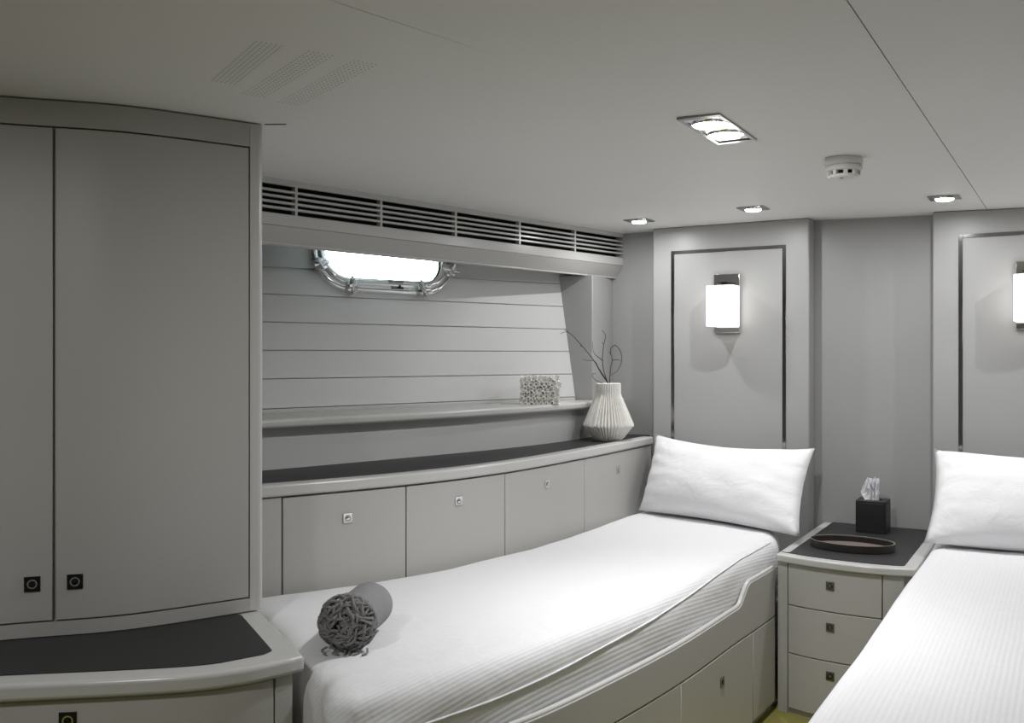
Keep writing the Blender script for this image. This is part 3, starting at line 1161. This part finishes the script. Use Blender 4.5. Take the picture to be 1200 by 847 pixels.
# ================================================================ VASE + TWIGS
vx, vy, vz = -1.882, 4.170, .9775
NP = 44


def pleat(prof, amp, n=NP):
    v, f = [], []
    cols = n * 4
    for i, (r, z, am) in enumerate(prof):
        for k in range(cols):
            a = 2 * math.pi * k / cols
            ph = (k % 4)
            w = (1.0, .35, -1.0, .35)[ph]
            h_ = noise.noise(Vector((k // 4 * 1.7, 3.1, 0)))
            rr = r + am * w + am * .5 * h_
            v.append((vx + rr * math.cos(a), vy + rr * math.sin(a), z + am * .8 * h_))
    for i in range(len(prof) - 1):
        for k in range(cols):
            j = (k + 1) % cols
            f.append((i * cols + k, i * cols + j, (i + 1) * cols + j, (i + 1) * cols + k))
    return v, f


t = thing('vase', 'cream pleated vase with flared waist on the dark locker top', 'vase', (vx, vy, vz))
MB().add(pleat([(.050, vz, .001), (.060, vz, .002), (.072, vz + .012, .003), (.108, vz + .060, .004), (.112, vz + .066, .003)], 0)).build('lower_cone', M['paper'], t)
MB().add(pleat([(.106, vz + .064, .003), (.1135, vz + .066, .0065), (.113, vz + .074, .0065), (.084, vz + .145, .0062), (.059, vz + .208, .004), (.057, vz + .220, .0022)], 0)).build('pleated_body', M['paper'], t)
MB().add(pleat([(.0575, vz + .219, .0018), (.0570, vz + .266, .0018), (.054, vz + .269, .001), (.046, vz + .268, .0005), (.044, vz + .215, .0005)], 0)).build('neck', M['paper'], t)

VR = Vector((.866, .5, 0))
VF = Vector((-.5, .866, 0))


def tw(px, py, d=0.0):      # twig sketch units -> metres about the vase mouth
    return Vector((vx, vy, vz + .262)) + VR * ((px - 598) * .000812) + VF * d + Vector((0, 0, (398 - py) * .000812))


def twig(paths, label, r0=.0032):
    mb = MB()
    for pth, r in paths:
        pts = catmull([tuple(p) for p in pth], 5)
        k = len(pts) - 1
        mb.add(tube(pts, [r * (1 - .62 * i / k) for i in range(k + 1)], 6))
    o = mb.build('twig', M['twig'], None, smooth=60)
    return tag(o, label, 'twig', 'bare twigs in the vase')


base = tw(598, 640)
twig([([base, tw(600, 440), tw(597, 395, .0), tw(555, 330, .01), tw(515, 258, .02), tw(440, 165, .03), tw(375, 98, .035), tw(345, 92, .035), tw(322, 102, .035)], .0032),
      ([tw(372, 98, .035), tw(352, 80, .038), tw(343, 88, .038)], .0018), ([tw(445, 170, .03), tw(432, 178, .025)], .0018)], 'long dark twig arching furthest left from the vase')
twig([([tw(590, 640, .01), tw(596, 440, .005), tw(594, 390, .0), tw(570, 320, -.01), tw(562, 245, -.015), tw(570, 160, -.02), tw(580, 120, -.02), tw(572, 98, -.02), tw(558, 84, -.02)], .003),
      ([tw(570, 165, -.02), tw(556, 152, -.02)], .0018), ([tw(564, 260, -.015), tw(545, 245, -.01), tw(512, 212, -.005), tw(505, 150, 0)], .002)], 'dark twig standing straightest up and tallest in the vase')
twig([([tw(606, 640, -.01), tw(603, 440, -.005), tw(605, 385, .0), tw(610, 300, -.01), tw(618, 255, -.015), tw(608, 215, -.02), tw(598, 212, -.02)], .0028),
      ([tw(608, 225, -.02), tw(612, 185, -.018), tw(640, 172, -.015), tw(668, 210, -.01), tw(674, 262, -.005), tw(652, 315, 0), tw(612, 345, 0)], .0024),
      ([tw(618, 257, -.015), tw(650, 254, -.01), tw(672, 262, -.005)], .0016)], 'dark twig bent into a round loop right of the others')
twig([([tw(602, 640, .015), tw(592, 440, .01), tw(582, 398, .01), tw(555, 388, .015), tw(525, 372, .02), tw(508, 352, .02), tw(512, 335, .02), tw(530, 338, .02)], .0022)], 'short dark twig curling low at the left of the vase mouth')
twig([([tw(594, 640, -.015), tw(596, 440, -.01), tw(588, 380, -.005), tw(540, 300, .0), tw(518, 262, .005), tw(470, 258, .01), tw(450, 250, .01)], .0022)], 'thin dark twig jutting sideways to the left at mid height')

# ================================================================ FLOWER BLOCK on the shelf
fx, fy, fz = -2.085, 3.865, 1.1565
yaw = math.radians(30)
R3 = Matrix.Rotation(yaw, 3, 'Z')
hw, hd, hh = .074, .044, .118
t = thing('flower_block', 'white block covered in small ceramic flowers on the shelf', 'ornament', (fx, fy, fz))
mb = MB()
core = fillet([(-hw + .004, -hd + .004), (hw - .004, -hd + .004), (hw - .004, hd - .004), (-hw + .004, hd - .004)], .02, 4)
mb.add(([tuple(R3 @ Vector(p) + Vector((fx, fy, fz))) for p in prism(core, .003, hh - .008)[0]], prism(core, 0, 1)[1]))
mb.build('core', M['coreshade'], t)
# one flower: six cupped pointed petals and a small eye, facing local +X
fl = MB()
for k in range(6):
    a = k * math.pi / 3
    c, s = math.cos(a), math.sin(a)

    def pt(r, w, h):
        return (h, r * c - w * s, r * s + w * c)
    fl.add(([pt(.0025, 0, .000), pt(.010, -.0056, .0075), pt(.0180, 0, .0150), pt(.010, .0056, .0075), pt(.0100, 0, .0045)], [(0, 1, 4), (1, 2, 4), (2, 3, 4), (3, 0, 4)]))
fme = None
cnt = 0


def flower(p, nrm):
    global fme, cnt
    if fme is None:
        o0 = fl.build('flower', M['petal'], t, origin=(0, 0, 0), keep=True)
        md_me = o0.data
        fme = md_me
        o = o0
    else:
        o = bpy.data.objects.new('flower', fme)
        COL.objects.link(o)
        o.parent = t
    w = R3 @ Vector(p) + Vector((fx, fy, fz))
    nn = (R3 @ Vector(nrm)).normalized()
    o.location = w - ORG[t]
    ORG[o] = w
    q = nn.to_track_quat('X', 'Z')
    e = q.to_matrix() @ Matrix.Rotation(random.uniform(0, 2), 3, 'X')
    o.rotation_euler = e.to_euler()
    cnt += 1


for s in (-1, 1):
    for i in range(7):
        for j in range(5):
            flower((-.072 + .024 * i + (.006 if j % 2 else -.004) + random.uniform(-.003, .003), s * hd, .014 + .0245 * j + random.uniform(-.003, .003)), (random.uniform(-.3, .3), s, random.uniform(-.3, .3)))
    for i in range(4):
        for j in range(5):
            flower((s * hw, -.036 + .024 * i, .014 + .0245 * j), (s, random.uniform(-.3, .3), random.uniform(-.2, .2)))
for i in range(7):
    for j in range(4):
        flower((-.072 + .024 * i, -.036 + .024 * j, hh - .010), (random.uniform(-.3, .3), random.uniform(-.3, .3), 1))

# ================================================================ ROLLED THROW on the left bed
A = Vector((-1.530, 1.845, .647 + .073))
B = Vector((-1.606, 2.024, .647 + .074))
ax = (B - A).normalized()
up = Vector((0, 0, 1))
sd = ax.cross(up).normalized()
t = thing('rolled_throw', 'rolled grey throw blanket with fringed end on the left bed', 'blanket', (A.x, A.y, .648))
# spiral roll: outer sheet wound around itself
v, f = [], []
turns, N, L = 3.2, 120, (B - A).length
for e in range(9):
    for k in range(N + 1):
        th = 2 * math.pi * turns * k / N
        r = .066 - .050 * k / N
        lean = 1.0
        off = 1 + (.02 * math.sin(e * .9 + th))
        c, s = math.cos(th - 2.2), math.sin(th - 2.2)
        p = A + ax * (L * e / 8) + sd * (r * off * c * 1.06) + up * (r * off * s * .97 - .002)
        v.append(tuple(p))
m_ = N + 1
for e in range(8):
    for k in range(N):
        f.append((e * m_ + k, e * m_ + k + 1, (e + 1) * m_ + k + 1, (e + 1) * m_ + k))
o = MB().add((v, f)).build('roll', M['throw'], t, smooth=70)
md = o.modifiers.new('s', 'SOLIDIFY')
md.thickness = .007
md.offset = -1
# fringe of twisted yarn folded over the near end
mb = MB()
rr = random.Random(5)
for k in range(150):
    # start on the end face, run as a loose lock across it and fold back over the rim
    q = (k + rr.random()) / 150
    r0 = .064 * math.sqrt(1 - q * .97)
    th = 2 * math.pi * 7.3 * q + rr.uniform(-.3, .3)
    c0 = Vector((r0 * math.cos(th), r0 * math.sin(th)))
    tang = Vector((-math.sin(th), math.cos(th)))
    diag = Vector((.62, .78)) * rr.choice((1, -1))
    d2 = (tang * rr.uniform(.35, 1.0) + diag * rr.uniform(.2, .9)).normalized()
    Lg = rr.uniform(.045, .090)
    out = .004 + .022 * q + rr.uniform(0, .014)
    bend = rr.uniform(-.014, .014)
    side_ = Vector((-d2.y, d2.x))
    pts = []
    for s_ in range(6):
        w = s_ / 5
        c = c0 + d2 * (Lg * (w - .5)) + side_ * (bend * math.sin(w * math.pi) + .0025 * math.sin(w * 9 + k))
        if c.length > .068: c *= .068 / c.length
        bulge = math.sqrt(max(0, 1 - (c.length / .070) ** 2))
        pts.append(A + ax * (.008 - (.010 + out) * math.sin(w * math.pi) * (.35 + .65 * bulge) - .016 * bulge) + sd * (c.x * 1.06) + up * c.y)
    mb.add(tube(catmull([tuple(p) for p in pts], 2), rr.uniform(.0028, .0044), 6))
# a few loose ends on the sheet
for k in range(7):
    s0 = -.05 + .017 * k
    p0 = A + sd * s0 - up * .060 - ax * .010
    mb.add(tube(catmull([tuple(p0), tuple(p0 - ax * .020 + sd * rr.uniform(-.008, .012) - up * .003), tuple(p0 - ax * .036 + sd * rr.uniform(-.01, .02) - up * .004)], 3), .0028, 6))
mb.build('fringe', M['yarn'], t, smooth=60, kind='stuff')
